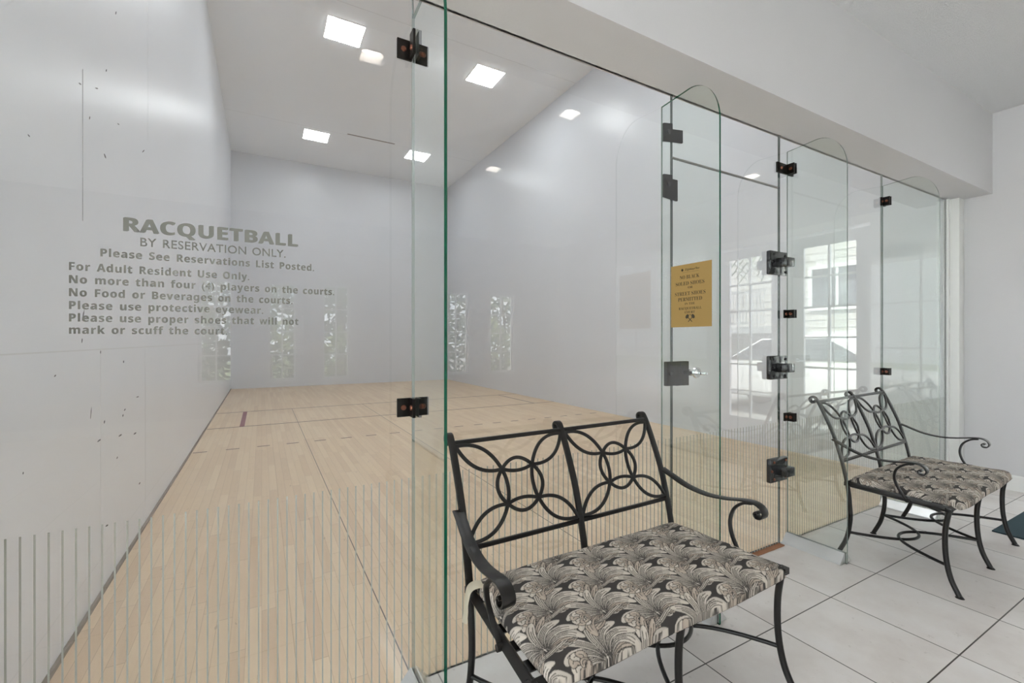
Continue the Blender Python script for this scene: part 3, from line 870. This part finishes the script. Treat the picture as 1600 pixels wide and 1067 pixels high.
def make_cushion():
    r, step = .026, .00165
    A, B0, B1 = .505, -.243, .243
    ax = A - r + r * PI / 2; by = (B1 - B0) / 2 - r + r * PI / 2; yc = (B0 + B1) / 2
    nx = int(2 * ax / step); ny = int(2 * by / step)
    a = np.linspace(-ax, ax, nx + 1); b_ = np.linspace(-by, by, ny + 1)
    aa, bb = np.meshgrid(a, b_)
    def roll(v, half):
        e = np.clip((np.abs(v) - (half - r)) / r, 0, PI / 2)
        return np.sign(v) * np.minimum(np.abs(v), half - r) + np.sign(v) * r * np.sin(e), e
    X, ex = roll(aa, A); Y, ey = roll(bb, (B1 - B0) / 2)
    Zt = r * (np.cos(ex) * np.cos(ey)) * 1.05
    xn, yn = X / A, Y / ((B1 - B0) / 2)
    Zt += .011 * (1 - np.abs(xn) ** 3) * (1 - np.abs(yn) ** 2.4)
    X2 = X * (1 - .020 * np.abs(yn) ** 10) ; Y2 = Y * (1 - .045 * np.abs(xn) ** 14)
    Y2 += np.where(yn < -.55, -.006 * np.sin((xn + .2) * 3.1) ** 2 * (np.abs(yn) - .55) / .45, 0)
    Zt += .0022 * np.sin(aa * 19 + 2 * np.sin(bb * 17)) * np.cos(bb * 23) * np.cos(ex) * np.cos(ey)
    sag = np.clip((-Y2 - .206) / .035, 0, 1); Zt -= sag * .005
    X2 *= 1.0 - .045 * (Y2 + .2) / .4
    Z = .4215 + np.maximum(Zt, 0)
    over = (Y2 < -.218)
    Z = np.where(over & (Zt < .006), .4215 - .012 * np.clip((-Y2 - .218) / .012, 0, 1), Z)
    verts = np.stack([X2, Y2 + yc + .014, Z], -1).reshape(-1, 3)
    W1 = nx + 1
    i, j = np.meshgrid(np.arange(nx), np.arange(ny))
    q = np.stack([j * W1 + i, j * W1 + i + 1, (j + 1) * W1 + i + 1, (j + 1) * W1 + i], -1).reshape(-1, 4)
    loop = [k for k in range(W1)] + [k * W1 + nx for k in range(1, ny + 1)] + [ny * W1 + k for k in range(nx - 1, -1, -1)] + [k * W1 for k in range(ny - 1, 0, -1)]
    me = bpy.data.meshes.new('cushion_cover')
    nv, nf = len(verts), len(q)
    me.vertices.add(nv); me.vertices.foreach_set('co', verts.ravel())
    me.loops.add(nf * 4 + len(loop)); me.loops.foreach_set('vertex_index', np.concatenate([q.ravel(), np.array(loop[::-1])]))
    me.polygons.add(nf + 1)
    me.polygons.foreach_set('loop_start', np.arange(nf + 1) * 4)
    me.polygons.foreach_set('use_smooth', [True] * nf + [False])
    me.update(calc_edges=True); me.validate()
    N = 190; img = leaf_tile(N); TS = .235
    th = .18
    ua = (aa * math.cos(th) + bb * math.sin(th)) / TS; ub = (-aa * math.sin(th) + bb * math.cos(th)) / (TS * .86)
    fx = (ua % 1) * N; fy = (ub % 1) * N
    x0 = np.floor(fx).astype(int) % N; y0 = np.floor(fy).astype(int) % N; x1 = (x0 + 1) % N; y1 = (y0 + 1) % N
    wx = (fx % 1)[..., None]; wy = (fy % 1)[..., None]
    c = (img[y0, x0] * (1 - wx) + img[y0, x1] * wx) * (1 - wy) + (img[y1, x0] * (1 - wx) + img[y1, x1] * wx) * wy
    rgba = np.ones((nv, 4), np.float32); rgba[:, :3] = c.reshape(-1, 3)
    ca = me.color_attributes.new('print', 'FLOAT_COLOR', 'POINT'); ca.data.foreach_set('color', rgba.ravel())
    me.materials.append(M['print'])
    o = empty('seat_cushion')
    link('cushion_cover', me, o)
    mb = MB(); mb.sweep(spline([(-.455, .205, .444), (-.484, .214, .449), (-.508, .216, .440), (-.522, .208, .412), (-.530, .196, .384), (-.540, .186, .358)], 6), rrect(.046, .003, .001), side=(.25, 1, 0))
    mb.build('tie_strap', M['strap'], o, True)
    return o
cu = make_cushion()
tag(cu, 'leaf patterned seat cushion on the nearer bench', 'cushion', 'leaf patterned bench cushions')
cu.location = bench.location; cu.rotation_euler = bench.rotation_euler
c2 = copy_tree(cu)
for ch in list(c2.children):
    if ch.name.startswith('tie_strap'): bpy.data.objects.remove(ch)
tag(c2, 'leaf patterned seat cushion on the further bench', 'cushion', 'leaf patterned bench cushions')
c2.location = b2.location; c2.rotation_euler = b2.rotation_euler; c2.scale = b2.scale

# ------------------------------------------------------------------ outside, mostly seen mirrored in the glass, with some added light helpers
struct(MB().box(XW + .15, 40, -30, 20, -.30, -.12).build('ground_forecourt', M['asphalt']))
struct(MB().box(-25, XW + .15, -30, YBACK - .15, -.30, -.12).build('ground_lawn', M['lawn']))
struct(MB().box(XLOB - 1.75, XLOB - .15, YBACK - .5, 1.6, 3.05, 3.27).build('added_sunshade', M['trim']))  # unseen overhang added to keep sun off the lobby floor
struct(MB().box(-16, XLOB - .15, -12, 12, -.12, -.02).build('bounce_ground', M['bounce_pale']))  # unseen pale ground added to bounce sun up to the lobby ceiling
bld = tag(empty('neighbour_building', (13, -4, -.12)), 'cream neighbouring building mirrored in the glass, with balcony and windows', 'building')
mb = MB(); mb.box(0, 4, -9, 6, 0, 7.0)
for k in range(34): mb.box(-.015, 0, -9, 6, .1 + .2 * k, .12 + .2 * k)
mb.build('facade', M['siding'], bld)
mb = MB(); mb.prism([(-.5, 7.0), (2, 8.6), (4.5, 7.0)], 1, -9.4, 6.4); mb.build('roof', M['roof'], bld)
for y0_, y1_, z0_, z1_ in ((.55, 1.75, 2.25, 3.25), (.55, 1.75, .4, 1.5), (-1.2, .0, 4.7, 5.7), (2.6, 3.8, .4, 1.6), (-5.5, -4.2, .3, 1.5)):
    mb = MB(); w_ = .10
    mb.box(-.06, -.015, y0_ - w_, y1_ + w_, z0_ - w_, z0_); mb.box(-.06, -.015, y0_ - w_, y1_ + w_, z1_, z1_ + w_)
    mb.box(-.06, -.015, y0_ - w_, y0_, z0_, z1_); mb.box(-.06, -.015, y1_, y1_ + w_, z0_, z1_); mb.box(-.05, -.02, (y0_ + y1_) / 2 - .03, (y0_ + y1_) / 2 + .03, z0_, z1_)
    f_ = mb.build('window_frame', M['far_white'], bld)
    MB().box(-.03, -.018, y0_, y1_, z0_, z1_).build('window_pane', M['dark_pane'], f_)
mb = MB(); mb.box(-1.3, 0, -3.2, 0, 1.55, 1.75); mb.build('balcony_slab', M['far_white'], bld)
mb = MB(); mb.box(-1.3, -1.24, -3.2, 0, 2.65, 2.72); mb.box(-1.3, -1.24, -3.2, 0, 1.80, 1.86)
for k in range(33): mb.box(-1.285, -1.255, -3.2 + .0985 * k, -3.17 + .0985 * k, 1.86, 2.65)
mb.build('balcony_railing', M['far_white'], bld)

car = tag(empty('car', (8.6, -1.25, -.12), 0), 'white car parked outside, mirrored in the glass behind the further bench', 'car')
prof = [(-2.2, .35), (-2.25, .62), (-2.1, .86), (-1.1, .98), (-.35, 1.42), (.75, 1.45), (1.45, 1.02), (2.15, .95), (2.22, .6), (2.18, .35)]
mb = MB(); mb.prism([(y, z) for y, z in prof], 0, -.86, .86)
bmesh.ops.bevel(mb.bm, geom=mb.bm.edges[:], offset=.06, segments=3, affect='EDGES', profile=.5)
body = mb.build('body', M['car_paint'], car, True)
for sg in (-1, 1):
    mb = MB(); xx = (.862 if sg > 0 else -.872); mb.prism([(-1.0, 1.0), (-.36, 1.36), (.68, 1.38), (1.25, 1.04)], 0, xx, xx + .01); mb.build('side_window', M['dark_pane'], car)
mb = MB(); mb.prism([(-1.10, 1.015), (-.42, 1.415), (-.40, 1.40), (-1.08, 1.0)], 0, -.72, .72); mb.build('windscreen', M['dark_pane'], car)
for sx_ in (-1, 1):
    for y in (-1.4, 1.4):
        mb = MB(); mb.cyl((.70 * sx_, y, .33), (sx_, 0, 0), .33, .31, .19, 28); w_ = mb.build('wheel', M['rubber'], car, True)
        mb = MB(); mb.cyl((.70 * sx_ + .19 * sx_, y, .33), (sx_, 0, 0), .19, .16, .01, 20); mb.build('hubcap', M['chrome'], w_, True)

def leaf_clump(mb, c, rad, n, ln, wd, rng, droop=.3):
    for _ in range(n):
        d = Vector((rng.gauss(0, 1), rng.gauss(0, 1), rng.gauss(0, 1))).normalized()
        p = Vector(c) + Vector((d.x * rad[0], d.y * rad[1], d.z * rad[2])) * rng.uniform(.55, 1)
        f = (d + Vector((rng.uniform(-.7, .7), rng.uniform(-.7, .7), rng.uniform(-.5, .5) - droop))).normalized()
        s_ = f.orthogonal().normalized() * wd
        mb.quad([p, p + f * ln * .5 + s_, p + f * ln, p + f * ln * .5 - s_])
rng = random.Random(3)
def shrub(x, y, h, r, pale, label):
    o = tag(empty('shrub', (x, y, -.12)), label, 'shrub', 'shrubs outside the lobby windows')
    mb = MB(); leaf_clump(mb, (0, 0, h * .55), (r, r, h * .5), 420, .20, .045, rng); mb.build('foliage', M['leaf_pale'] if pale else M['leaf'], o)
    mb = MB()
    for k in range(4): mb.sweep(spline([(0, 0, 0), (.1 * math.cos(k * 1.6), .1 * math.sin(k * 1.6), h * .3), (.5 * r * math.cos(k * 1.6), .5 * r * math.sin(k * 1.6), h * .7)], 4), circ(.02, 6))
    mb.build('stem', M['bark'], o)
for i, (x, y, h, r, pl, lb_) in enumerate(((.15, -6.0, 1.6, .5, 1, 'pale green shrub outside the back windows, leftmost in the mirror image'), (1.35, -5.8, 1.5, .5, 1, 'pale green shrub outside the back windows, second in the mirror image'),
                         (-1.1, -6.2, 1.9, .5, 0, 'dark green shrub outside the back windows, behind the court rules in the mirror image'),
                         (3.1, -6.2, 2.0, .55, 0, 'dark green shrub outside the back windows, right of the green glass edge'), (4.6, -6.0, 1.7, .55, 1, 'pale green shrub outside the back windows, rightmost'),
                         (11.3, -6.3, 1.5, .6, 0, 'dark green shrub against the neighbouring building'), (11.3, -2.0, 1.3, .6, 1, 'pale green shrub against the neighbouring building, beyond the car'))):
    shrub(x, y, h, r, pl, lb_)
def palm(x, y, h, label):
    o = tag(empty('palm_tree', (x, y, -.12)), label, 'palm tree', 'palm trees outside')
    mb = MB(); mb.sweep(spline([(0, 0, 0), (.05, .03, h * .5), (.0, .08, h)], 8), circ(.13, 12)); mb.build('trunk', M['bark'], o, True)
    mb = MB()
    for k in range(16):
        a = k * 2.4; L = 1.9
        pts = [Vector((math.cos(a) * L * t_, math.sin(a) * L * t_ + .08, h + .55 * math.sin(t_ * 2.0) - 1.5 * t_ ** 2.4)) for t_ in [i / 10 for i in range(11)]]
        for p, q in zip(pts, pts[1:]):
            d = (q - p).normalized(); sd = d.cross(Vector((0, 0, 1))).normalized()
            for sg in (-1, 1):
                for t_ in (0, .5):
                    c_ = p + (q - p) * t_; w_ = .5
                    mb.quad([c_, c_ + d * .05, c_ + d * .18 + sd * sg * w_ * .8 - Vector((0, 0, .28)), c_ + d * .13 + sd * sg * w_ * .8 - Vector((0, 0, .30))])
    mb.build('fronds', M['leaf'], o)
hd = tag(empty('backdrop', (2.0, -9.0, -.12)), 'tall dark green hedge of leaves added to block the sky beyond the back windows', 'backdrop')  # added foliage row, dims the sky mirrored from the back windows
mb = MB(); rng2 = random.Random(11)
for k in range(5200):
    p = Vector((rng2.uniform(-5.5, 6), rng2.uniform(-.45, .45), rng2.uniform(.05, 1) ** .8 * 2.9))
    f = Vector((rng2.gauss(0, 1), rng2.gauss(.4, 1), rng2.gauss(0, .7))).normalized(); q = f.orthogonal().normalized() * .055
    mb.quad([p, p + f * .13 + q, p + f * .26, p + f * .13 - q])
mb.build('foliage', M['leaf'], hd)
mb = MB()
for k in range(12): mb.sweep(spline([(-5 + .95 * k, 0, 0), (-4.95 + .95 * k, .05, 1.2), (-5.05 + .95 * k, 0, 2.5)], 4), circ(.035, 6))
mb.build('stems', M['bark'], hd)
palm(10.2, -4.7, 4.2, 'palm tree in front of the neighbouring balcony, mirrored in the door')
palm(2.1, -11.5, 3.6, 'palm tree on the lawn beyond the back windows')
